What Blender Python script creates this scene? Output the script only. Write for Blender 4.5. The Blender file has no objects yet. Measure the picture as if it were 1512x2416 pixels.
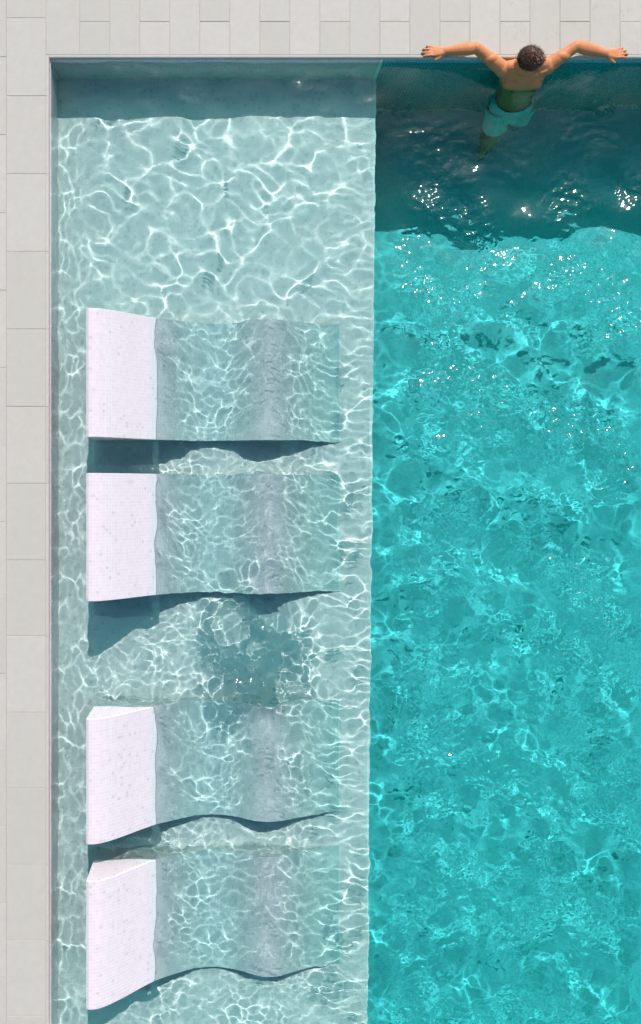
import bpy, bmesh, math, random
import numpy as np
from mathutils import Vector, Matrix

sc = bpy.context.scene
COL = sc.collection

# ---------------------------------------------------------------- camera
H = 6.5                    # drone height above the water
F = 1912.0                 # focal length in pixels of a 1512-wide picture
CX, CY = 540.0, 1150.0     # point straight below the drone
cam = bpy.data.objects.new('camera', bpy.data.cameras.new('camera'))
COL.objects.link(cam)
cam.location = (0, 0, H)
cam.data.sensor_fit = 'VERTICAL'
cam.data.sensor_height = 36.0
cam.data.lens = F / 2415.0 * 36.0
cam.data.shift_x = (756.0 - CX) / 2415.0
cam.data.shift_y = -(1207.5 - CY) / 2415.0
cam.data.clip_end = 2000
sc.camera = cam

# ---------------------------------------------------------------- sky, sun, exposure
ZEN, AZ = math.radians(43), math.radians(10)
world = bpy.data.worlds.new('World'); sc.world = world; world.use_nodes = True
wn = world.node_tree
sky = wn.nodes.new('ShaderNodeTexSky'); sky.sky_type = 'NISHITA'; sky.sun_disc = False
sky.sun_elevation = math.pi / 2 - ZEN; sky.sun_rotation = AZ
sky.air_density = 1.0; sky.dust_density = 2.0; sky.ozone_density = 1.0
wn.links.new(sky.outputs[0], wn.nodes['Background'].inputs[0])
wn.nodes['Background'].inputs[1].default_value = 0.15
sun = bpy.data.objects.new('sun', bpy.data.lights.new('sun', 'SUN')); COL.objects.link(sun)
sun.data.energy = 4.8; sun.data.angle = math.radians(0.5); sun.data.color = (1, .83, .81)
SD = Vector((math.sin(ZEN) * math.sin(AZ), math.sin(ZEN) * math.cos(AZ), math.cos(ZEN)))
sun.rotation_euler = SD.to_track_quat('Z', 'Y').to_euler()
sun.data.cycles.is_caustics_light = True
vs = sc.view_settings
vs.view_transform = 'Standard'; vs.look = 'None'; vs.gamma = 1; vs.exposure = -0.04; vs.use_curve_mapping = False
cy = sc.cycles
cy.max_bounces = 6; cy.diffuse_bounces = 2; cy.glossy_bounces = 3; cy.transmission_bounces = 5
cy.transparent_max_bounces = 4; cy.volume_bounces = 0
cy.caustics_refractive = True; cy.caustics_reflective = True
cy.sample_clamp_indirect = 4.0; cy.blur_glossy = 0.5
cy.use_denoising = True; cy.use_adaptive_sampling = True; cy.adaptive_threshold = 0.05

# ---------------------------------------------------------------- helpers
def P(px, py, z=0.0):
    k = (H - z) / F
    return (px - CX) * k, (CY - py) * k

def PU(px, py, z):
    """point at depth z < 0 whose light reaches the drone through the flat water there"""
    x0, y0 = P(px, py, 0)
    r = math.hypot(x0, y0) or 1e-9
    th = math.atan2(r, H); tr = math.asin(math.sin(th) / 1.333)
    e = -z * math.tan(tr) / r
    return x0 * (1 + e), y0 * (1 + e)

def link(name, me, mat=None, parent=None, recv=True, kind=None):
    o = bpy.data.objects.new(name, me); COL.objects.link(o)
    if mat is not None and not me.materials: me.materials.append(mat)
    if parent is not None: o.parent = parent
    if recv: o.cycles.is_caustics_receiver = True
    if kind: o['kind'] = kind
    return o

def np_mesh(name, V, Q, smooth=False):
    V = np.asarray(V, np.float32).reshape(-1, 3); Q = np.asarray(Q, np.int32)
    k = Q.shape[1]
    me = bpy.data.meshes.new(name)
    me.vertices.add(len(V)); me.vertices.foreach_set('co', V.ravel())
    me.loops.add(Q.size); me.loops.foreach_set('vertex_index', Q.ravel())
    me.polygons.add(len(Q))
    me.polygons.foreach_set('loop_start', np.arange(0, Q.size, k, dtype=np.int32))
    me.update(calc_edges=True); me.validate()
    (me.shade_smooth if smooth else me.shade_flat)()
    return me

def box_mesh(name, x0, x1, y0, y1, z0, z1, bevel=0):
    bm = bmesh.new()
    bmesh.ops.create_cube(bm, size=1)
    for v in bm.verts:
        v.co = (x0 + (v.co.x + .5) * (x1 - x0), y0 + (v.co.y + .5) * (y1 - y0), z0 + (v.co.z + .5) * (z1 - z0))
    if bevel:
        bmesh.ops.bevel(bm, geom=[e for e in bm.edges if all(v.co.z > z1 - 1e-5 for v in e.verts)],
                        offset=bevel, segments=1, affect='EDGES')
    me = bpy.data.meshes.new(name); bm.to_mesh(me); bm.free()
    return me

def empty(name, loc):
    o = bpy.data.objects.new(name, None); COL.objects.link(o); o.location = loc; o.empty_display_size = .1
    return o

class NT:
    def __init__(s, name):
        s.m = bpy.data.materials.new(name); s.m.use_nodes = True; s.t = s.m.node_tree
        s.t.nodes.clear(); s.out = s.t.nodes.new('ShaderNodeOutputMaterial')
    def n(s, typ, ins=None, **kw):
        q = s.t.nodes.new(typ)
        for k, v in kw.items(): setattr(q, k, v)
        for k, v in (ins or {}).items():
            if hasattr(v, 'is_linked') or isinstance(v, bpy.types.NodeSocket): s.t.links.new(v, q.inputs[k])
            else: q.inputs[k].default_value = v
        return q
    def math(s, op, a, b=0.0, clamp=False):
        return s.n('ShaderNodeMath', {0: a, 1: b}, operation=op, use_clamp=clamp).outputs[0]
    def mix(s, f, a, b):
        q = s.n('ShaderNodeMix', data_type='RGBA')
        for i, v in ((0, f), (6, a), (7, b)):
            if isinstance(v, bpy.types.NodeSocket): s.t.links.new(v, q.inputs[i])
            else: q.inputs[i].default_value = v
        return q.outputs[2]
    def surf(s, sh): s.t.links.new(sh, s.out.inputs[0])

def C3(r, g, b): return (r, g, b, 1)

# ---------------------------------------------------------------- materials
def mosaic_mat(name, base, dark, light, dark_share):
    t = NT(name)
    g = t.n('ShaderNodeNewGeometry'); oi = t.n('ShaderNodeObjectInfo')
    r = t.math('FRACT', t.math('ADD', g.outputs['Random Per Island'], oi.outputs['Random']))
    c = t.mix(r, base, light)
    isd = t.math('LESS_THAN', t.math('FRACT', t.math('MULTIPLY', r, 17.31)), dark_share)
    c = t.mix(t.math('MULTIPLY', isd, .8), c, dark)
    b = t.n('ShaderNodeBsdfPrincipled', {'Base Color': c, 'Roughness': .22})
    t.surf(b.outputs[0]); return t.m

def plain_mat(name, col, rough=.7, noise=0.0, scale=8.0):
    t = NT(name)
    c = col
    if noise:
        co = t.n('ShaderNodeNewGeometry').outputs['Position']
        nz = t.n('ShaderNodeTexNoise', {'Vector': co, 'Scale': scale, 'Detail': 5.0, 'Roughness': .65})
        d = tuple(v * (1 - noise) for v in col[:3]) + (1,)
        c = t.mix(nz.outputs[0], d, tuple(min(1, v * (1 + noise * .5)) for v in col[:3]) + (1,))
    b = t.n('ShaderNodeBsdfPrincipled', {'Base Color': c, 'Roughness': rough})
    t.surf(b.outputs[0]); return t.m

M_TILE_POOL = mosaic_mat('pool_mosaic', C3(.91, .68, .715), C3(.80, .59, .63), C3(.95, .725, .765), .07)
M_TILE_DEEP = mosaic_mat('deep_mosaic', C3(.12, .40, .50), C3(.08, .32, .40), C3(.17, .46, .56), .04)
M_GROUT_POOL = plain_mat('pool_grout', C3(.97, .85, .87))
M_TILE_LOUNGE = mosaic_mat('lounger_mosaic', C3(.60, .595, .625), C3(.52, .52, .55), C3(.645, .64, .67), .035)
M_GROUT_LOUNGE = plain_mat('lounger_grout', C3(.76, .765, .78))

def basin_mat():
    t = NT('basin_mosaic')
    co = t.n('ShaderNodeNewGeometry').outputs['Position']
    br = t.n('ShaderNodeTexBrick', {'Vector': co, 'Scale': 1.0, 'Mortar Size': .0012, 'Brick Width': .026, 'Row Height': .026,
             'Color1': C3(.21, .50, .68), 'Color2': C3(.26, .58, .77), 'Mortar': C3(.30, .60, .77)}, offset=0.0, squash=1.0)
    b = t.n('ShaderNodeBsdfPrincipled', {'Base Color': br.outputs[0], 'Roughness': .4})
    t.surf(b.outputs[0]); return t.m
M_BASIN = basin_mat()

def paver_mat():
    t = NT('limestone_paver')
    g = t.n('ShaderNodeNewGeometry').outputs['Position']
    oi = t.n('ShaderNodeObjectInfo').outputs['Random']
    off = t.n('ShaderNodeCombineXYZ', {0: t.math('MULTIPLY', oi, 40.0), 1: t.math('MULTIPLY', oi, 17.0)})
    co = t.n('ShaderNodeVectorMath', {0: g, 1: off.outputs[0]}, operation='ADD').outputs[0]
    fine = t.n('ShaderNodeTexNoise', {'Vector': co, 'Scale': 90.0, 'Detail': 4.0, 'Roughness': .7}).outputs[0]
    big = t.n('ShaderNodeTexNoise', {'Vector': co, 'Scale': 5.0, 'Detail': 6.0, 'Roughness': .7, 'Distortion': .6}).outputs[0]
    c = t.mix(oi, C3(.405, .438, .380), C3(.445, .478, .420))
    mot = t.n('ShaderNodeTexNoise', {'Vector': co, 'Scale': 16.0, 'Detail': 5.0, 'Roughness': .6}).outputs[0]
    c = t.mix(t.n('ShaderNodeMapRange', {0: mot, 1: .35, 2: .7, 3: 0.0, 4: .35}).outputs[0], c, C3(.36, .376, .326))
    c = t.mix(t.math('MULTIPLY', t.math('SUBTRACT', fine, .35), .8, True), c, C3(.37, .388, .338))
    st = t.n('ShaderNodeMapRange', {0: big, 1: .60, 2: .76, 3: 0.0, 4: .45}).outputs[0]
    c = t.mix(st, c, C3(.37, .345, .295))
    pos = t.n('ShaderNodeSeparateXYZ', {0: g})
    # worn, dirty stones where people lean and sit at the far edge
    wear = t.n('ShaderNodeMapRange', {0: pos.outputs[0], 1: 1.9, 2: 2.4, 3: 0.0, 4: 1.0}).outputs[0]
    pit = t.n('ShaderNodeTexNoise', {'Vector': t.n('ShaderNodeVectorMath', {0: co, 1: (1.0, .45, 1.0)}, operation='MULTIPLY').outputs[0],
                                     'Scale': 34.0, 'Detail': 8.0, 'Roughness': .8}).outputs[0]
    patch = t.n('ShaderNodeTexNoise', {'Vector': co, 'Scale': 4.5, 'Detail': 2.0}).outputs[0]
    pm = t.n('ShaderNodeMapRange', {0: patch, 1: .48, 2: .62, 3: 0.0, 4: 1.0}).outputs[0]
    pw = t.n('ShaderNodeMapRange', {0: pit, 1: .52, 2: .68, 3: 0.0, 4: .75}).outputs[0]
    c = t.mix(t.math('MULTIPLY', t.math('MULTIPLY', pw, wear), pm), c, C3(.30, .27, .225))
    bp = t.n('ShaderNodeBump', {'Strength': .35, 'Distance': .002, 'Height': fine}).outputs[0]
    b = t.n('ShaderNodeBsdfPrincipled', {'Base Color': c, 'Roughness': .85, 'Normal': bp})
    t.surf(b.outputs[0]); return t.m
M_PAVER = paver_mat()
M_JOINT = plain_mat('sandy_joint', C3(.40, .385, .33), .95, .3, 60)
M_GROUND = plain_mat('ground_stone', C3(.42, .41, .39), .9, .2, 1.5)

# ================================================================ SETTING
DECK = .075; SHELF = -.36; BASIN = -1.18
XW = P(121.5, 0, 0)[0]                # west pool wall
YN = P(0, 147.5, 0)[1]                # north pool wall
XE, YS = 6.6, -8.2                    # far walls, out of frame
sx_top = PU(887, 185, SHELF)[0]; sx_bot = PU(867, 2415, SHELF)[0]
y_top = YN; y_bot = PU(867, 2415, SHELF)[1]
def shelf_x(y): return sx_top + (sx_bot - sx_top) * (y_top - y) / (y_top - y_bot)

def struct(name, me, mat, recv=True):
    o = link(name, me, mat, None, recv); o['kind'] = 'structure'; return o

def slab(name, poly, z0, z1, mat):
    n = len(poly)
    V = [(x, y, z0) for x, y in poly] + [(x, y, z1) for x, y in poly]
    bm = bmesh.new(); vs_ = [bm.verts.new(v) for v in V]
    bm.faces.new(vs_[n:]); bm.faces.new(vs_[:n][::-1])
    for i in range(n): bm.faces.new((vs_[i], vs_[(i + 1) % n], vs_[n + (i + 1) % n], vs_[n + i]))
    bmesh.ops.recalc_face_normals(bm, faces=bm.faces)
    me = bpy.data.meshes.new(name); bm.to_mesh(me); bm.free()
    return struct(name, me, mat)

G = 300.0
# ground beyond the deck: a ring so the pool stays open
gm = bmesh.new()
xs = [-G, XW - 1.6, XE + .3, G]; ys = [-G, YS - .3, YN + 1.6, G]
gv = [[gm.verts.new((x, y, DECK - .02)) for x in xs] for y in ys]
for j in range(3):
    for i in range(3):
        if i == 1 and j == 1: continue
        gm.faces.new((gv[j][i], gv[j][i + 1], gv[j + 1][i + 1], gv[j + 1][i]))
me = bpy.data.meshes.new('ground'); gm.to_mesh(me); gm.free()
struct('ground', me, M_GROUND, False)

shelf = slab('pool_shelf', [(XW, YN), (XW, YS), (shelf_x(YS), YS), (shelf_x(YN), YN)], BASIN, SHELF, M_GROUT_POOL)
basin = struct('pool_floor', box_mesh('pool_floor', XW - .2, XE + .2, YS - .2, YN + .2, BASIN - .2, BASIN - .004), M_BASIN)
wall_n = struct('pool_wall_north', box_mesh('pool_wall_north', XW - .25, XE + .25, YN, YN + .25, BASIN - .3, DECK - .03), M_GROUT_POOL)
wall_w = struct('pool_wall_west', box_mesh('pool_wall_west', XW - .25, XW, YS - .25, YN - .001, BASIN - .3, DECK - .03), M_GROUT_POOL)
wall_e = struct('pool_wall_east', box_mesh('pool_wall_east', XE, XE + .25, YS - .25, YN - .001, BASIN - .3, DECK - .03), M_GROUT_POOL)
wall_s = struct('pool_wall_south', box_mesh('pool_wall_south', XW + .001, XE - .001, YS - .25, YS, BASIN - .3, DECK - .03), M_GROUT_POOL)

# ---------------------------------------------------------------- mosaic tiles
PITCH = .026
def tile_arrays(Cn, U, Vv, N, half=.0119, hgt=.0009):
    """Cn: n x 3 centres on the surface, U/V/N unit vectors; five-sided tile blocks"""
    Cn, U, Vv, N = (np.asarray(a, np.float64).reshape(-1, 3) for a in (Cn, U, Vv, N))
    n = len(Cn)
    sg = [(-1, -1), (1, -1), (1, 1), (-1, 1)]
    base = [Cn + a * (half + .0006) * U + b * (half + .0006) * Vv for a, b in sg]
    top = [Cn + a * half * U + b * half * Vv + hgt * N for a, b in sg]
    V = np.stack(base + top, 1).reshape(-1, 3)
    f = np.array([[4, 5, 6, 7], [0, 1, 5, 4], [1, 2, 6, 5], [2, 3, 7, 6], [3, 0, 4, 7]])
    Q = (f[None] + 8 * np.arange(n)[:, None, None]).reshape(-1, 4)
    return V, Q

def bc(v, n): return np.tile(np.asarray(v, float), (n, 1))

UV, UQ = tile_arrays([(0, 0, 0)], [(1, 0, 0)], [(0, 1, 0)], [(0, 0, 1)])
tile_pool = np_mesh('tile', UV, UQ); tile_pool.materials.append(M_TILE_POOL)
tile_lounge = np_mesh('tile', UV, UQ); tile_lounge.materials.append(M_TILE_LOUNGE)

def frame_mat(c, u, v, n):
    return Matrix(((u[0], v[0], n[0], c[0]), (u[1], v[1], n[1], c[1]), (u[2], v[2], n[2], c[2]), (0, 0, 0, 1)))

def lay_tiles(parent, Cn, U, Vv, N, single, mat, unit, ploc=(0, 0, 0)):
    """the tiles flagged in `single` become objects, the rest one joined mosaic"""
    Cn = np.asarray(Cn) - np.asarray(ploc)
    rest = ~single
    V, Q = tile_arrays(Cn[rest], U[rest], Vv[rest], N[rest])
    link('mosaic', np_mesh('mosaic', V, Q), mat, parent, True, 'stuff')
    for i in np.nonzero(single)[0]:
        o = bpy.data.objects.new('tile', unit); COL.objects.link(o)
        o.matrix_local = frame_mat(Cn[i], U[i], Vv[i], N[i]); o.parent = parent
        o.cycles.is_caustics_receiver = True

# ---- loungers: footprints and profile
LX = [  # x along the lounger, height of the top surface
    (-1.082, .350), (-1.05, .366), (-.98, .350), (-.90, .295), (-.80, .205), (-.70, .105), (-.60, .012), (-.50, -.075),
    (-.38, -.165), (-.24, -.240), (-.10, -.262), (.03, -.225), (.14, -.148), (.24, -.086), (.32, -.066),
    (.42, -.094), (.54, -.165), (.68, -.255), (.82, -.320), (.93, -.352)]
LY = [(.385, 1.36), (-.86, .11), (-2.70, -1.755), (-3.95, -2.985)]

def catmull(pts, n):
    p = np.array([(2 * pts[0][0] - pts[1][0], 2 * pts[0][1] - pts[1][1])] + pts + [(2 * pts[-1][0] - pts[-2][0], 2 * pts[-1][1] - pts[-2][1])])
    out = []
    for i in range(1, len(p) - 2):
        t = np.linspace(0, 1, n, endpoint=False)[:, None]
        a, b, c, d = p[i - 1], p[i], p[i + 1], p[i + 2]
        out.append(.5 * ((2 * b) + (-a + c) * t + (2 * a - 5 * b + 4 * c - d) * t * t + (-a + 3 * b - 3 * c + d) * t ** 3))
    out.append(p[-2][None])
    return np.concatenate(out)
PROF = catmull(LX, 6)

# ---- shelf floor tiles
nx = int((sx_top - XW) / PITCH) + 1; ny = int((YN + 5.3) / PITCH)
ii, jj = np.meshgrid(np.arange(nx), np.arange(ny))
fx = XW + (ii.ravel() + .5) * PITCH; fy = YN - (jj.ravel() + .5) * PITCH
keep = fx < (shelf_x(fy) - .012)
for y0, y1 in LY:
    keep &= ~((fx > -1.06) & (fx < .80) & (fy > y0 + .02) & (fy < y1 - .02))
fx, fy = fx[keep], fy[keep]; n = len(fx)
d = fx ** 2 + (fy - 2.2) ** 2
single = np.zeros(n, bool); single[np.argsort(d)[:300]] = True
lay_tiles(shelf, np.stack([fx, fy, np.full(n, SHELF)], 1), bc((1, 0, 0), n), bc((0, 1, 0), n), bc((0, 0, 1), n), single, M_TILE_POOL, tile_pool)

# ---- wall tiles
def wall_tiles(parent, a0, a1, mk, U, N, zlow, mat=M_TILE_POOL):
    na = int((a1 - a0) / PITCH); nz = int((DECK - .03 - zlow) / PITCH)
    i, j = np.meshgrid(np.arange(na), np.arange(nz))
    a = a0 + (i.ravel() + .5) * PITCH; z = (DECK - .032) - (j.ravel() + .5) * PITCH
    C = mk(a, z); n = len(C)
    lay_tiles(parent, C, bc(U, n), bc((0, 0, 1), n), bc(N, n), np.zeros(n, bool), mat, tile_pool)
wall_tiles(wall_n, XW + .002, sx_top, lambda a, z: np.stack([a, np.full_like(a, YN), z], 1), (1, 0, 0), (0, -1, 0), SHELF)
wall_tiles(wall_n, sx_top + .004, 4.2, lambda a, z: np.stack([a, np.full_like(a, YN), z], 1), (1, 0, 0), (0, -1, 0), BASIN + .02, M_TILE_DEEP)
wall_tiles(wall_w, -5.3, YN - .003, lambda a, z: np.stack([np.full_like(a, XW), a, z], 1), (0, -1, 0), (1, 0, 0), SHELF)

# ---------------------------------------------------------------- deck of pavers
deck = struct('pool_deck', box_mesh('pool_deck', XW - 1.75, XW - .26, YS - .4, YN + 1.75, DECK - .2, DECK - .003), M_JOINT, False)
deck_b = struct('pool_deck', box_mesh('pool_deck', XW - .259, XE + .4, YN + .26, YN + 1.75, DECK - .2, DECK - .003), M_JOINT, False)
bed_w = struct('coping_bed', box_mesh('coping_bed', XW - .258, XW - .002, YS - .3, YN + .258, DECK - .0295, DECK - .0035), M_JOINT, False)
bed_n = struct('coping_bed', box_mesh('coping_bed', XW - .001, XE + .3, YN + .003, YN + .258, DECK - .0295, DECK - .0035), M_JOINT, False)
rnd = random.Random(4)
JG = .0013
def paver(parent, x0, x1, y0, y1, name='paver'):
    dz = rnd.uniform(-.0012, .0008)
    me = box_mesh(name, x0 + JG, x1 - JG, y0 + JG, y1 - JG, DECK - .012, DECK + dz, .002)
    return link(name, me, M_PAVER, parent, False)

px2x = lambda px: P(px, 0, DECK)[0]
py2y = lambda py: P(0, py, DECK)[1]
EX, EY = px2x(116), py2y(136.5)          # pool-side edge of the coping
NOSE = .026
# west side: a column of long stones beside the pool, more columns beyond
jy = [-142, 42, 226, 410, 593, 776, 959, 1140, 1321, 1500, 1680, 1859, 2039, 2218, 2397, 2576, 2755, 2934, 3113, 3292]
jys = [py2y(v) for v in jy]
jys = [jys[0] + .62, *jys]
cols = [EX - NOSE, px2x(15)]
for k in range(4): cols.append(cols[-1] - .312)
for c in range(len(cols) - 1):
    off = 0 if c % 2 == 0 else .5
    for a, b in zip(jys[:-1], jys[1:]):
        y1, y0 = a - off * (a - b), b - off * (a - b)
        paver(deck, cols[c + 1], cols[c], y0, y1)
# north side: narrow stones end-on to the pool
cx = [116 - 7.7] + [188 + 70.8 * i for i in range(0, 32)]
cxs = [px2x(v) for v in cx]; cxs[0] = EX - NOSE
for i, (a, b) in enumerate(zip(cxs[:-1], cxs[1:])):
    y = EY + NOSE; L = .538
    steps = [.262, L, L, L] if i % 2 else [L, L, L]
    for s in steps:
        if y > YN + 1.6: break
        paver(deck_b, a, b, y, y + s); y += s
# rounded nosing along both edges
def nosing(parent, p0, p1, inward):
    """half-round strip from p0 to p1 (deck level), its round side towards `inward`"""
    p0, p1, w = Vector(p0), Vector(p1), Vector(inward)
    prof = [(0, -.0032), (0, 0)] + [(NOSE - .012 + .012 * math.sin(a), -.012 + .012 * math.cos(a)) for a in np.linspace(0, math.pi / 2, 6)] + [(NOSE, -.029), (.004, -.029), (.004, -.0032)]
    bm = bmesh.new()
    r0 = [bm.verts.new((p0.x + w.x * u, p0.y + w.y * u, DECK + z)) for u, z in prof]
    r1 = [bm.verts.new((p1.x + w.x * u, p1.y + w.y * u, DECK + z)) for u, z in prof]
    m = len(prof)
    for i in range(m): bm.faces.new((r0[i], r0[(i + 1) % m], r1[(i + 1) % m], r1[i]))
    bm.faces.new(r0[::-1]); bm.faces.new(r1)
    bmesh.ops.recalc_face_normals(bm, faces=bm.faces)
    me = bpy.data.meshes.new('nosing'); bm.to_mesh(me); bm.free()
    link('nosing', me, M_PAVER, parent, False)
for a, b in zip(jys[2:-1], jys[3:]):
    nosing(bed_w, (EX - NOSE, min(a, EY + NOSE) - .0012, 0), (EX - NOSE, b + .0012, 0), (1, 0, 0))
nb = [EX + .0005] + cxs[1:]
for a, b in zip(nb[::2], nb[2::2]):
    nosing(bed_n, (a + .0008, EY + NOSE, 0), (b - .0008, EY + NOSE, 0), (0, -1, 0))

# ---------------------------------------------------------------- loungers
LABELS = ['pale mosaic in-water lounger nearest the swimmer, below the wide bare stretch of shelf',
          'pale mosaic in-water lounger with the long dark shadow and dark rippled water just below it',
          'pale mosaic in-water lounger with dark teal ripples across its upper middle',
          'pale mosaic in-water lounger at the bottom, farthest from the swimmer']
FLOORZ = SHELF + .0004
def lounger(k):
    y0, y1 = LY[k]
    root = empty('pool_lounger', (-1.082, (y0 + y1) / 2, SHELF))
    root['label'] = LABELS[k]; root['category'] = 'lounger'; root['group'] = 'mosaic loungers in a row on the pool shelf'
    O = np.array(root.location)
    m = len(PROF); hz = PROF[:, 1]; hx = PROF[:, 0]
    V = []
    for y in (y0, y1):
        V += [(x, y, z) for x, z in PROF] + [(x, y, FLOORZ) for x in hx]
    V = np.array(V) - O
    Q = []
    for i in range(m - 1):
        Q.append((i, i + 1, 2 * m + i + 1, 2 * m + i))                 # top
        Q.append((m + i, m + i + 1, i + 1, i))                          # south side
        Q.append((2 * m + i, 2 * m + i + 1, 3 * m + i + 1, 3 * m + i))  # north side
    Q.append((0, 2 * m, 3 * m, m)); Q.append((m - 1, 2 * m - 1, 4 * m - 1, 3 * m - 1))
    me = np_mesh('body', V, Q)
    bm = bmesh.new(); bm.from_mesh(me); bmesh.ops.recalc_face_normals(bm, faces=bm.faces); bm.to_mesh(me); bm.free()
    me.update()
    # tiles on the wavy top, row by row along the curve
    seg = np.hypot(np.diff(hx), np.diff(hz)); s = np.concatenate([[0], np.cumsum(seg)])
    link('body', me, M_GROUT_LOUNGE, root)
    nr = int(s[-1] / PITCH); sm = (np.arange(nr) + .5) * PITCH
    tx = np.interp(sm, s, hx); tz = np.interp(sm, s, hz)
    e = .004
    du = np.stack([np.interp(sm + e, s, hx) - np.interp(sm - e, s, hx), np.zeros(nr), np.interp(sm + e, s, hz) - np.interp(sm - e, s, hz)], 1)
    du /= np.linalg.norm(du, axis=1, keepdims=True)
    nn = np.stack([-du[:, 2], np.zeros(nr), du[:, 0]], 1)
    nc = int((y1 - y0) / PITCH); pit = (y1 - y0) / nc
    ty = y0 + (np.arange(nc) + .5) * pit
    Cn = np.stack([np.repeat(tx, nc), np.tile(ty, nr), np.repeat(tz, nc)], 1)
    U = np.repeat(du, nc, 0); N = np.repeat(nn, nc, 0); Vv = bc((0, 1, 0), len(Cn))
    single = np.zeros(len(Cn), bool); single[:300] = True
    # sides and back
    CS, US, VS, NS = [], [], [], []
    for y, sgn in ((y0, -1), (y1, 1)):
        a, b = np.meshgrid(-1.08 + (np.arange(78) + .5) * PITCH, SHELF + (np.arange(28) + .5) * PITCH)
        a, b = a.ravel(), b.ravel()
        ok = (b + .016 < np.minimum(np.interp(a - .013, hx, hz), np.interp(a + .013, hx, hz))) & (a < .9)
        a, b = a[ok], b[ok]
        CS.append(np.stack([a, np.full_like(a, y), b], 1)); US.append(bc((-sgn, 0, 0), len(a))); VS.append(bc((0, 0, 1), len(a))); NS.append(bc((0, sgn, 0), len(a)))
    a, b = np.meshgrid(ty, SHELF + (np.arange(26) + .5) * PITCH); a, b = a.ravel(), b.ravel()
    CS.append(np.stack([np.full_like(a, hx[0]), a, b], 1)); US.append(bc((0, -1, 0), len(a))); VS.append(bc((0, 0, 1), len(a))); NS.append(bc((-1, 0, 0), len(a)))
    Cn = np.concatenate([Cn] + CS); U = np.concatenate([U] + US); Vv = np.concatenate([Vv] + VS); N = np.concatenate([N] + NS)
    single = np.concatenate([single, np.zeros(len(Cn) - len(single), bool)])
    lay_tiles(root, Cn, U, Vv, N, single, M_TILE_LOUNGE, tile_lounge, O)
for k in range(4): lounger(k)

# ---------------------------------------------------------------- water
# The surface is a height field whose curvature focuses the sun: the wanted
# light network on the floor is turned into a wave shape by a Poisson solve.
rng = np.random.default_rng(11)
DX = .007
wx = np.arange(XW - .004, 4.0, DX); wy = np.arange(-5.1, YN + .006, DX)
GX, GY = np.meshgrid(wx, wy)

def sines(x, y, lam0, lam1, n, seed):
    r = np.random.default_rng(seed); o = np.zeros_like(x)
    for _ in range(n):
        lam = math.exp(r.uniform(math.log(lam0), math.log(lam1))); th = r.uniform(0, 2 * math.pi)
        o += np.sin(2 * math.pi / lam * (math.cos(th) * x + math.sin(th) * y) + r.uniform(0, 7))
    return o / math.sqrt(n / 2)

def voro(x, y, seed):
    r = np.random.default_rng(seed); T = r.random((256, 256, 2))
    ix, iy = np.floor(x).astype(int), np.floor(y).astype(int)
    f1 = np.full(x.shape, 9.0); f2 = np.full(x.shape, 9.0)
    for a in (-1, 0, 1):
        for b in (-1, 0, 1):
            h = T[(ix + a) % 256, (iy + b) % 256]
            d = np.hypot(ix + a + h[..., 0] - x, iy + b + h[..., 1] - y)
            f2 = np.where(d < f1, f1, np.minimum(f2, d)); f1 = np.minimum(f1, d)
    return f2 - f1

def ss(a, b, v):
    t = np.clip((v - a) / (b - a), 0, 1); return t * t * (3 - 2 * t)

# where the light that enters at the surface lands on the shelf floor
SHIFT = -SHELF * math.tan(math.asin(math.sin(ZEN) / 1.333))
LXF = GX - SHIFT * math.sin(AZ); LYF = GY - SHIFT * math.cos(AZ)
w1 = sines(LXF, LYF, .25, .8, 10, 1); w2 = sines(LXF, LYF, .25, .8, 10, 2)
w3 = sines(LXF, LYF, .06, .2, 12, 3); w4 = sines(LXF, LYF, .06, .2, 12, 4)
def net(sx_, sy_, width, seed, warp=.045, fine=.010, rot=0.0):
    x, y = LXF + warp * w1 + fine * w3, LYF + warp * w2 + fine * w4
    c, s = math.cos(rot), math.sin(rot)
    e = voro((c * x + s * y) / sx_ + 60, (c * y - s * x) / sy_ + 60, seed)
    L = np.exp(-(e / width) ** 2) * np.clip(.85 + .35 * sines(LXF, LYF, .25, .9, 10, seed + 50), .25, 1.25)
    return L / L.mean() - 1

big = net(.33, .17, .12, 5, .055, .010, -.25)
big2 = net(.20, .11, .14, 6, .05, .010, .25)
fine = net(.095, .052, .20, 7, .03, .010)
fine2 = net(.055, .036, .22, 17, .02, .008)
streak = net(.34, .062, .20, 8, .014, .008)      # crests running out to the drop
vert = net(.06, .19, .22, 9, .012, .008)        # crests along the west wall
spark = net(.078, .066, .34, 10, .03, .010)
edge = shelf_x(LYF)
north = ss(.9, 1.7, LYF)
m_edge = ss(edge - .66, edge - .25, LXF) * (1 - .6 * north)
m_west = 1 - ss(XW + .16, XW + .34, LXF)
m_patch = np.exp(-(((LXF - .20) / .45) ** 2 + ((LYF + 1.44) / .58) ** 2) ** 1.5)
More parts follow.
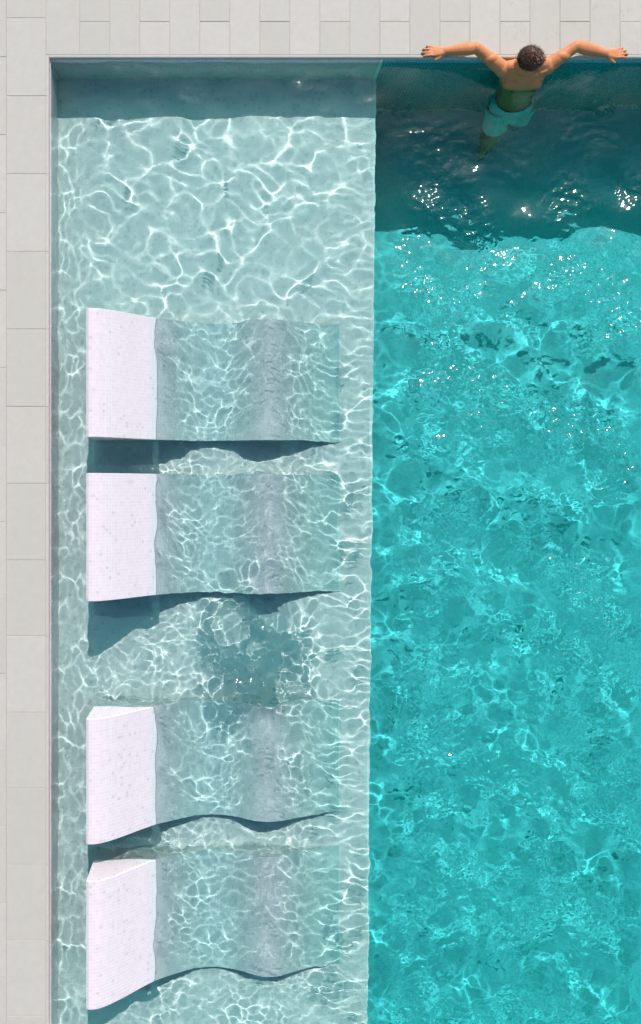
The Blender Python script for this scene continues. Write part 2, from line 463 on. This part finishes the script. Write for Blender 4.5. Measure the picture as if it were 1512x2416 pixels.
# depth of water over whatever lies under each point: floor or lounger
dep = np.full_like(GX, -SHELF)
for y0, y1 in LY:
    ins = (LYF > y0) & (LYF < y1) & (LXF > -1.08) & (LXF < .93)
    dep = np.where(ins, np.clip(-np.interp(LXF, PROF[:, 0], PROF[:, 1]), .15, .36), dep)
g_n = north * (1 - .6 * m_edge) * (1 - .8 * m_west) * (.34 * big + .22 * big2)
g_s = (1 - north) * (.07 * big + .14 * big2 + .46 * fine + .28 * fine2) * (1 - .7 * m_edge) * (1 - .8 * m_west) * (1 - .6 * m_patch)
g_s += north * (.10 * fine + .05 * fine2) + .62 * m_edge * streak + .42 * m_west * vert
g_p = 6.0 * m_patch * spark
deepm = ss(-.04, .10, GX - shelf_x(GY))
rough = .55 + .45 * (1 - ss(2.0, 2.9, GY))
lens_deep = .36 * (-BASIN) / .86
g_d = net(.13, .10, .28, 12, .05, .014) * .60 + .20 * sines(GX, GY, .14, .4, 24, 13)
g_l = .12 * sines(GX, GY, .45, 1.1, 16, 14)
# fade waves out towards the outer rim of the fine mesh
rim = ss(-5.08, -4.8, GY) * (1 - ss(3.7, 3.97, GX))
pad = 96
PS = (len(wy) + 2 * pad, len(wx) + 2 * pad)
kx = np.fft.fftfreq(PS[1], DX) * 2 * math.pi; ky = np.fft.fftfreq(PS[0], DX) * 2 * math.pi
K2 = kx[None] ** 2 + ky[:, None] ** 2
def solve(r, sig, lam0):
    R = np.pad(r * rim, pad, mode='reflect')
    q = np.fft.ifft2(np.fft.fft2(R) / (K2 + (2 * math.pi / lam0) ** 2) * np.exp(-K2 * sig ** 2 / 2)).real[pad:-pad, pad:-pad]
    return q - q.mean()
lens = .36 * dep / .86
sh = 1 - deepm
Z = (solve(sh * g_n / lens, .012, .5) + solve(sh * g_s / lens, .0058, .35) + solve(sh * g_p / lens, .0072, .25)
     + solve(deepm * rough * g_d / lens_deep, .009, .6) + solve(deepm * rough * g_l / lens_deep, .012, 2.0)) * rim
sl = np.hypot(*np.gradient(Z, DX))
print('WAVES', Z.min(), Z.max(), 'rms slope', math.sqrt((sl ** 2).mean()))
# coarse apron out to the far walls
ax = np.concatenate([wx, [5.0, XE + .01]]); ay = np.concatenate([[YS - .01, -6.5], wy])
Zf = np.zeros((len(ay), len(ax))); Zf[2:, :-2] = Z
AX, AY = np.meshgrid(ax, ay)
idx = np.arange(AX.size).reshape(AX.shape)
Q = np.stack([idx[:-1, :-1], idx[:-1, 1:], idx[1:, 1:], idx[1:, :-1]], -1).reshape(-1, 4)
WTOP = float(Z.max()) + .003

# fine ripples, too small to bend the sunlight far: carried by the shading normal
def band(lx0, lx1, aniso, seed):
    """random sea of wavelengths lx0..lx1 with crests mostly along X, unit rms slope, as (sx, sy)"""
    r = np.random.default_rng(seed)
    nz = np.fft.fft2(r.standard_normal(PS))
    K = np.sqrt(K2) + 1e-9
    lam = 2 * math.pi / K
    amp = np.exp(-(np.log(lam / math.sqrt(lx0 * lx1)) / (.5 * math.log(lx1 / lx0))) ** 2)
    ang = np.abs(ky[:, None]) / K
    amp = amp * (1 - aniso + aniso * ang ** 2)
    S = nz * amp
    gx_ = np.fft.ifft2(1j * kx[None] * S).real[pad:-pad, pad:-pad]
    gy_ = np.fft.ifft2(1j * ky[:, None] * S).real[pad:-pad, pad:-pad]
    q = math.sqrt((gx_ ** 2 + gy_ ** 2).mean())
    return np.stack([gx_, gy_]) / q
md = ss(.0, .25, GX - shelf_x(GY))
yv = 1 - ss(1.9, 2.75, GY)
env = np.clip(.75 + .45 * sines(GX, GY, .5, 1.6, 14, 31), .15, 1.8)
zone = ss(.9, 1.5, GY) * (1 - ss(2.25, 2.6, GY))                      # the choppy belt at the shade's edge
belt = ss(1.2, 1.9, GY) * (1 - ss(2.3, 2.75, GY))
sl = (band(.30, .60, .5, 41) * (.04 + .03 * yv + .12 * belt) + band(.07, .16, .5, 42) * (.05 + .10 * yv + .04 * zone) * env
      + band(.03, .06, .5, 43) * (.03 + .055 * yv + .035 * zone) * env)
sl = sl * md * rim + band(.03, .07, 0, 44) * .018 * (1 - md) * rim
gy0, gx0 = np.gradient(Z, DX)
nrm = np.zeros((len(ay), len(ax), 3)); nrm[..., 2] = 1
nrm[2:, :-2, 0] = -(gx0 + sl[0]); nrm[2:, :-2, 1] = -(gy0 + sl[1])
nrm /= np.linalg.norm(nrm, axis=-1, keepdims=True)

def water_mat():
    t = NT('pool_water_surface')
    at = t.n('ShaderNodeAttribute', attribute_name='ripple_normal').outputs['Vector']
    bf = t.n('ShaderNodeNewGeometry').outputs['Backfacing']
    sg = t.math('SUBTRACT', 1.0, t.math('MULTIPLY', bf, 2.0))
    nv = t.n('ShaderNodeVectorMath', {0: at, 3: sg}, operation='SCALE').outputs[0]
    f0 = t.n('ShaderNodeFresnel', {'IOR': 1.333, 'Normal': nv}).outputs[0]
    fr = t.math('MINIMUM', f0, .97)
    rf = t.n('ShaderNodeBsdfRefraction', {'Color': C3(1, 1, 1), 'Roughness': 0.0, 'IOR': 1.333, 'Normal': nv}).outputs[0]
    gl = t.n('ShaderNodeBsdfGlossy', {'Color': C3(1, 1, 1), 'Roughness': .07, 'Normal': nv}).outputs[0]
    mx = t.n('ShaderNodeMixShader', {0: fr, 1: rf, 2: gl}).outputs[0]
    t.surf(mx); return t.m
wme = np_mesh('pool_water', np.stack([AX, AY, Zf], -1), Q, True)
ra = wme.attributes.new('ripple_normal', 'FLOAT_VECTOR', 'POINT'); ra.data.foreach_set('vector', nrm.astype(np.float32).ravel())
water = link('pool_water', wme, water_mat(), None, False, 'structure')
water.cycles.is_caustics_caster = True
# the body of the water: swallows red light with distance
def water_body_mat():
    t = NT('pool_water_body')
    va = t.n('ShaderNodeVolumeAbsorption', {'Color': C3(0.0, .96, .835), 'Density': 1.15})
    t.t.links.new(va.outputs[0], t.out.inputs[1]); return t.m
body = link('water_body', box_mesh('water_body', XW - .03, XE + .03, YS - .03, YN + .03, BASIN - .1, WTOP), water_body_mat(), water, False)
# ---------------------------------------------------------------- the swimmer
def tube(bm, pts, rad, n=14, flat=None, up=Vector((0, 0, 1))):
    """closed tapered tube with round ends through pts; flat = (a, b) scales the two cross axes"""
    pts = [Vector(p) for p in pts]
    # rounded caps: extra rings beyond both ends
    P_, R_ = [], []
    d0 = (pts[0] - pts[1]).normalized(); d1 = (pts[-1] - pts[-2]).normalized()
    for a in (80, 55, 25): P_.append(pts[0] + d0 * rad[0] * math.sin(math.radians(a))); R_.append(rad[0] * math.cos(math.radians(a)))
    P_ += pts; R_ += list(rad)
    for a in (25, 55, 80): P_.append(pts[-1] + d1 * rad[-1] * math.sin(math.radians(a))); R_.append(rad[-1] * math.cos(math.radians(a)))
    rings = []; fa, fb = flat or (1, 1)
    for i, p in enumerate(P_):
        t = (P_[min(i + 1, len(P_) - 1)] - P_[max(i - 1, 0)]).normalized()
        u = up.cross(t)
        if u.length < 1e-3: u = Vector((1, 0, 0)).cross(t)
        u.normalize(); v = t.cross(u)
        rings.append([bm.verts.new(p + R_[i] * (fa * math.cos(2 * math.pi * k / n) * u + fb * math.sin(2 * math.pi * k / n) * v)) for k in range(n)])
    for a, b in zip(rings[:-1], rings[1:]):
        for k in range(n): bm.faces.new((a[k], a[(k + 1) % n], b[(k + 1) % n], b[k]))
    bm.faces.new(rings[0][::-1]); bm.faces.new(rings[-1])

def ball(bm, M, seg=20, rings=14):
    bmesh.ops.create_uvsphere(bm, u_segments=seg, v_segments=rings, radius=1, matrix=M)

def loft(bm, rows, n=28, pw=2.0):
    """rows of (centre, half width along X, half depth along Y): closed stack of superellipses"""
    rings = []
    for c, a, b in rows:
        r = []
        for k in range(n):
            t = 2 * math.pi * k / n; cs, sn = math.cos(t), math.sin(t)
            r.append(bm.verts.new((c[0] + a * math.copysign(abs(cs) ** (2 / pw), cs), c[1] + b * math.copysign(abs(sn) ** (2 / pw), sn), c[2])))
        rings.append(r)
    for a, b in zip(rings[:-1], rings[1:]):
        for k in range(n): bm.faces.new((a[k], a[(k + 1) % n], b[(k + 1) % n], b[k]))
    bm.faces.new(rings[0][::-1]); bm.faces.new(rings[-1])

def fuse(bm, name, voxel, smooth=4, fac=.5):
    """one continuous skin out of overlapping volumes"""
    bmesh.ops.recalc_face_normals(bm, faces=bm.faces)
    me = bpy.data.meshes.new(name); bm.to_mesh(me); bm.free()
    o = bpy.data.objects.new(name, me); COL.objects.link(o)
    r = o.modifiers.new('r', 'REMESH'); r.mode = 'VOXEL'; r.voxel_size = voxel
    s = o.modifiers.new('s', 'SMOOTH'); s.iterations = smooth; s.factor = fac
    dg = bpy.context.evaluated_depsgraph_get()
    m2 = bpy.data.meshes.new_from_object(o.evaluated_get(dg)); m2.name = name
    bpy.data.objects.remove(o); bpy.data.meshes.remove(me)
    m2.shade_smooth(); m2.materials.clear()
    return m2

man = empty('person', (2.34, 3.10, BASIN))
man['label'] = 'bare-chested man in mint swim shorts leaning back with both arms along the pool edge'
man['category'] = 'person'
MO = Vector(man.location)

# joints
SHL, SHR = Vector((2.175, 3.315, .075)), Vector((2.515, 3.335, .085))
ELL, ELR = Vector((1.930, 3.430, .175)), Vector((2.715, 3.445, .175))
WRL, WRR = Vector((1.712, 3.442, .108)), Vector((2.972, 3.424, .108))
NECK = Vector((2.335, 3.315, .14))
HEAD = Vector((2.292, 3.245, .325))
HPL, HPR = Vector((2.252, 3.160, -.35)), Vector((2.428, 3.170, -.35))
KNL, ANL = Vector((2.262, 2.98, -.70)), Vector((2.285, 3.16, -1.03))
KNR, ANR = Vector((2.470, 3.15, -.72)), Vector((2.455, 3.33, -.98))

hf = Vector((.82, -.50, -.22)).normalized()              # where the face points
hu = (Vector((.10, -.10, 1)) - hf * hf.dot(Vector((.10, -.10, 1)))).normalized()
hr = hf.cross(hu)
HM = Matrix(((hr.x, hf.x, hu.x, HEAD.x), (hr.y, hf.y, hu.y, HEAD.y), (hr.z, hf.z, hu.z, HEAD.z), (0, 0, 0, 1)))
def HS(c, s): return HM @ Matrix.Translation(c) @ Matrix.Diagonal((*s, 1))
def HP(x, y, z): return HM @ Vector((x, y, z))

bm = bmesh.new()
# trunk, leaning back on the wall, hips drifting out
loft(bm, [((2.340, 3.165, -.42), .135, .095), ((2.340, 3.165, -.36), .160, .110), ((2.340, 3.180, -.29), .157, .106),
          ((2.340, 3.205, -.22), .146, .098), ((2.340, 3.232, -.155), .144, .098), ((2.342, 3.258, -.085), .155, .104),
          ((2.344, 3.283, -.02), .172, .108), ((2.345, 3.300, .04), .180, .100), ((2.345, 3.315, .10), .160, .080),
          ((2.342, 3.322, .135), .110, .062)], pw=2.3)
for sx_ in (-1, 1):                                        # chest muscles and collar
    ball(bm, Matrix.Translation((2.345 + sx_ * .078, 3.225, .012)) @ Matrix.Diagonal((.082, .042, .062, 1)))
    tube(bm, [(2.345 + sx_ * .03, 3.245, .105), (2.345 + sx_ * .15, 3.285, .115)], [.016, .018])
tube(bm, [NECK + Vector((0, 0, -.05)), NECK, HP(0, -.025, -.09)], [.075, .060, .056])
tube(bm, [NECK + Vector((-.01, 0, 0)), SHL + Vector((.03, 0, .03))], [.056, .050])
tube(bm, [NECK + Vector((.01, 0, 0)), SHR + Vector((-.03, 0, .03))], [.056, .050])
for S, E_, W_ in ((SHL, ELL, WRL), (SHR, ELR, WRR)):
    m1 = S.lerp(E_, .35) + Vector((0, -.006, .008)); m2 = E_.lerp(W_, .28)
    tube(bm, [S, m1, S.lerp(E_, .75), E_], [.060, .052, .044, .041])
    ball(bm, Matrix.Translation(S + Vector((0, -.004, .006))) @ Matrix.Diagonal((.066, .062, .060, 1)))
    ball(bm, Matrix.Translation(S.lerp(E_, .5) + Vector((0, -.012, .018))) @ Matrix.Diagonal((.062, .040, .040, 1)))
    tube(bm, [E_, m2, E_.lerp(W_, .7), W_], [.040, .047, .036, .027], flat=(1.08, .92))
    ball(bm, Matrix.Translation(S.lerp(Vector((2.345, 3.30, -.04)), .35)) @ Matrix.Diagonal((.075, .07, .09, 1)))
# hands flat on the stone: palm, four fingers, thumb over the edge
def hand(W_, sx_, tips, thumb):
    pc = W_ + Vector((sx_ * .055, -.002, -.017))
    kn = []
    for i in range(4):
        ky_ = (.030, .011, -.009, -.027)[i]
        kn.append(Vector((W_.x + sx_ * (.088, .094, .091, .083)[i], W_.y + ky_, .0965)))
    for k_ in kn: tube(bm, [W_ + Vector((sx_ * .012, (k_.y - W_.y) * .5, -.004)), k_], [.019, .0125], n=10)
    ball(bm, Matrix.Translation(pc) @ Matrix.Diagonal((.046, .036, .013, 1)))
    for k_, (tx_, ty_) in zip(kn, tips):
        t_ = Vector((W_.x + sx_ * tx_, W_.y + ty_, .0835))
        mid = k_.lerp(t_, .5) + Vector((0, 0, .0055))
        tube(bm, [k_, mid, t_], [.0108, .0096, .0078], n=10)
    a = W_ + Vector((sx_ * .022, -.022, -.012)); b = W_ + Vector((sx_ * thumb[0] * .6, thumb[1] * .75, -.019)); c = W_ + Vector((sx_ * thumb[0], thumb[1], -.026))
    tube(bm, [a, b, c], [.0165, .0125, .0095], n=10)
# first in each list is the finger nearest the deck (little finger side), last the index
hand(WRL, -1, [(.150, .052), (.176, .030), (.186, .000), (.172, -.026)], (.078, -.058))
hand(WRR, 1, [(.146, .056), (.172, .036), (.184, .010), (.176, -.020)], (.082, -.060))
# legs
tube(bm, [HPL, HPL.lerp(KNL, .5) + Vector((0, -.012, 0)), KNL], [.094, .080, .058])
tube(bm, [HPR, HPR.lerp(KNR, .5) + Vector((0, -.01, 0)), KNR], [.094, .080, .058])
tube(bm, [KNL, KNL.lerp(ANL, .3) + Vector((0, .018, 0)), ANL], [.056, .056, .034])
tube(bm, [KNR, KNR.lerp(ANR, .3) + Vector((0, .01, -.015)), ANR], [.056, .056, .034])
tube(bm, [ANL + Vector((0, .02, -.01)), ANL + Vector((0, -.07, -.045)), ANL + Vector((0, -.17, -.075))], [.036, .036, .024], flat=(1.15, .8))
tube(bm, [ANR + Vector((0, .02, .0)), ANR + Vector((0, .03, -.08)), ANR + Vector((0, .01, -.15))], [.034, .034, .024])
# head
ball(bm, HS((0, -.012, .022), (.078, .099, .092)), 24, 18)
ball(bm, HS((0, .030, -.035), (.060, .066, .085)), 24, 18)
ball(bm, HS((0, .062, -.092), (.032, .030, .026)))                  # chin
tube(bm, [HP(-.045, .02, -.07), HP(0, .07, -.095), HP(.045, .02, -.07)], [.026, .022, .026], n=10)
tube(bm, [HP(0, .090, .012), HP(0, .104, -.012), HP(0, .116, -.030)], [.008, .011, .013], n=10)   # nose
tube(bm, [HP(-.042, .076, .022), HP(0, .088, .020), HP(.042, .076, .022)], [.009, .011, .009], n=10)  # brow
for sx_ in (-1, 1):
    ball(bm, HS((sx_ * .036, .068, -.028), (.020, .016, .016)))      # cheeks
    ball(bm, HM @ Matrix.Translation((sx_ * .080, -.008, -.018)) @ Matrix.Rotation(sx_ * -.35, 4, 'Z') @ Matrix.Diagonal((.010, .020, .032, 1)))   # ears
tube(bm, [HP(-.020, .090, -.060), HP(0, .097, -.059), HP(.020, .090, -.060)], [.006, .0075, .006], n=8)   # lips
tube(bm, [HP(-.016, .090, -.070), HP(0, .096, -.071), HP(.016, .090, -.070)], [.006, .008, .006], n=8)
body_me = fuse(bm, 'body', .0058, 3)

# colour of the skin where it really differs: lips, nipples, navel, brows
pts_ = np.empty(len(body_me.vertices) * 3, np.float32); body_me.vertices.foreach_get('co', pts_); pts_ = pts_.reshape(-1, 3)
def nearest_front(x, z):
    """front-most skin point of the trunk at (x, z)"""
    m = (np.abs(pts_[:, 0] - x) < .012) & (np.abs(pts_[:, 2] - z) < .012)
    q = pts_[m]; return q[np.argmin(q[:, 1])]
mark = np.zeros(len(pts_))
for q, r_ in ((nearest_front(2.262, -.005), .013), (nearest_front(2.440, -.003), .013), (nearest_front(2.350, -.185), .010),
              (np.array(HP(0, .095, -.065)), .020), (np.array(HP(-.032, .085, .026)), .014), (np.array(HP(.032, .085, .026)), .014)):
    mark = np.maximum(mark, np.clip(1.6 - np.linalg.norm(pts_ - q, axis=1) / r_, 0, 1))
at_ = body_me.attributes.new('mark', 'FLOAT', 'POINT'); at_.data.foreach_set('value', mark.astype(np.float32))

def skin_mat():
    t = NT('skin')
    pos = t.n('ShaderNodeNewGeometry').outputs['Position']
    a = t.n('ShaderNodeTexNoise', {'Vector': pos, 'Scale': 22.0, 'Detail': 6.0, 'Roughness': .7}).outputs[0]
    f_ = t.n('ShaderNodeTexNoise', {'Vector': pos, 'Scale': 160.0, 'Detail': 3.0}).outputs[0]
    c = t.mix(a, C3(.53, .205, .068), C3(.68, .315, .125))
    c = t.mix(t.math('MULTIPLY', f_, .45), c, C3(.36, .13, .055))
    bp = t.n('ShaderNodeBump', {'Strength': .5, 'Distance': .006, 'Height': a}).outputs[0]
    mk_ = t.n('ShaderNodeAttribute', attribute_name='mark').outputs['Fac']
    c = t.mix(t.math('MULTIPLY', mk_, .75), c, C3(.20, .055, .035))
    b = t.n('ShaderNodeBsdfPrincipled', {'Base Color': c, 'Roughness': .55, 'Normal': bp, 'Subsurface Weight': 0.0, 'Specular IOR Level': .4})
    t.surf(b.outputs[0]); return t.m
def hair_mat():
    t = NT('brown_hair')
    g_ = t.n('ShaderNodeNewGeometry')
    c = t.mix(g_.outputs['Random Per Island'], C3(.028, .012, .006), C3(.16, .068, .030))
    b = t.n('ShaderNodeBsdfPrincipled', {'Base Color': c, 'Roughness': .42})
    t.surf(b.outputs[0]); return t.m
def cloth_mat():
    t = NT('mint_cloth')
    pos = t.n('ShaderNodeNewGeometry').outputs['Position']
    a = t.n('ShaderNodeTexNoise', {'Vector': pos, 'Scale': 26.0, 'Detail': 4.0, 'Distortion': .8}).outputs[0]
    c = t.mix(a, C3(.04, .56, .58), C3(.08, .68, .70))
    bp = t.n('ShaderNodeBump', {'Strength': .8, 'Distance': .012, 'Height': a}).outputs[0]
    b = t.n('ShaderNodeBsdfPrincipled', {'Base Color': c, 'Roughness': .8, 'Normal': bp})
    t.surf(b.outputs[0]); return t.m
M_SKIN, M_HAIR, M_CLOTH = skin_mat(), hair_mat(), cloth_mat()

def to_man(name, me, mat):
    me.transform(Matrix.Translation(-MO)); return link(name, me, mat, man)
to_man('body', body_me, M_SKIN)
# eyes
for sx_ in (-1, 1):
    b2 = bmesh.new(); ball(b2, HS((sx_ * .032, .079, .004), (.011, .008, .008)), 10, 8)
    me = bpy.data.meshes.new('eye'); b2.to_mesh(me); b2.free(); to_man('eye', me, plain_mat('eye', C3(.09, .06, .05), .2))
# swim shorts: a loose skin over hips and thighs, open legs
b2 = bmesh.new()
def sleeve(rows, n=26, wob=.010, seed=0):
    r_ = random.Random(seed); ph = [r_.uniform(0, 6.3) for _ in range(4)]
    rings = []
    for j, (c, a, b_, ax_) in enumerate(rows):
        c = Vector(c); ax_ = Vector(ax_).normalized(); u = Vector((1, 0, 0)); u = (u - ax_ * u.dot(ax_)).normalized(); v = ax_.cross(u)
        ring = []
        for k in range(n):
            t = 2 * math.pi * k / n
            w_ = 1 + wob / max(a, .01) * (math.sin(3 * t + ph[0] + j * .5) + .7 * math.sin(5 * t + ph[1] - j * .8))
            ring.append(b2.verts.new(c + w_ * (a * math.cos(t) * u + b_ * math.sin(t) * v)))
        rings.append(ring)
    for p_, q_ in zip(rings[:-1], rings[1:]):
        for k in range(n): b2.faces.new((p_[k], p_[(k + 1) % n], q_[(k + 1) % n], q_[k]))
    return rings
Zax = (0, 0, 1)
sleeve([((2.340, 3.192, -.225), .160, .112, Zax), ((2.340, 3.186, -.25), .170, .122, Zax), ((2.340, 3.172, -.31), .180, .128, Zax),
        ((2.340, 3.164, -.37), .184, .132, Zax), ((2.340, 3.158, -.42), .174, .124, Zax), ((2.340, 3.152, -.45), .10, .08, Zax)], wob=.003, seed=1)
for Hp, Kn, sd_, ln in ((HPL, KNL, 2, .55), (HPR, KNR, 3, .45)):
    d_ = Hp - Kn
    sleeve([(Hp.lerp(Kn, f_) + Vector(((-.012 if sd_ == 2 else .012) * f_, -.012 * f_, 0)), .104 + .012 * f_, .106 + .010 * f_, d_) for f_ in (.0, ln * .3, ln * .55, ln * .8, ln)], wob=.004 + .002, seed=sd_)
bmesh.ops.recalc_face_normals(b2, faces=b2.faces)
me = bpy.data.meshes.new('swim_shorts'); b2.to_mesh(me); b2.free()
o = bpy.data.objects.new('tmp', me); COL.objects.link(o)
q_ = o.modifiers.new('s', 'SUBSURF'); q_.levels = 1
q_ = o.modifiers.new('t', 'SOLIDIFY'); q_.thickness = .004
dg = bpy.context.evaluated_depsgraph_get(); me2 = bpy.data.meshes.new_from_object(o.evaluated_get(dg)); me2.name = 'swim_shorts'
bpy.data.objects.remove(o); me2.shade_smooth(); to_man('swim_shorts', me2, M_CLOTH)
# hair: a cap of short locks
rh = np.random.default_rng(5); HV, HQ = [], []
b2 = bmesh.new()
ball(b2, HS((0, -.016, .030), (.0815, .101, .093)), 24, 18)
cut = [v for v in b2.verts if (lambda q: q.z < (-.045 + max(0, q.y + .02) * 1.5) or (q.y > .050 and q.z < .088))(HM.inverted() @ v.co)]
bmesh.ops.delete(b2, geom=cut, context='VERTS')
for _ in range(4200):
    d_ = rh.normal(size=3); d_ /= np.linalg.norm(d_)
    q = Vector((d_[0] * .080, d_[1] * .100 - .016, d_[2] * .092 + .030))
    if q.z < -.040 + max(0, q.y + .02) * 1.5 or (q.y > .050 and q.z < .088): continue
    nrm_ = Vector(d_)
    flow = (Vector((rh.normal() * .3, .75, .15)) - nrm_ * .4).normalized() * .9 + nrm_ * (.40 + .35 * rh.random()) + Vector(rh.normal(size=3) * .22)
    L_ = .016 + .022 * rh.random() * (1.0 if q.z > .06 else .35)
    s_ = nrm_.cross(flow).normalized() * (.0013 + .0012 * rh.random())
    a, b_, c, e_ = q - s_, q + s_, q + flow.normalized() * L_ * .6 + nrm_ * .003, q + flow.normalized() * L_
    vs_ = [b2.verts.new(HM @ p_) for p_ in (a, b_, c + s_ * .6, c - s_ * .6, e_)]
    b2.faces.new((vs_[0], vs_[1], vs_[2], vs_[3])); b2.faces.new((vs_[3], vs_[2], vs_[4]))
me = bpy.data.meshes.new('hair'); b2.to_mesh(me); b2.free()
to_man('hair', me, M_HAIR)
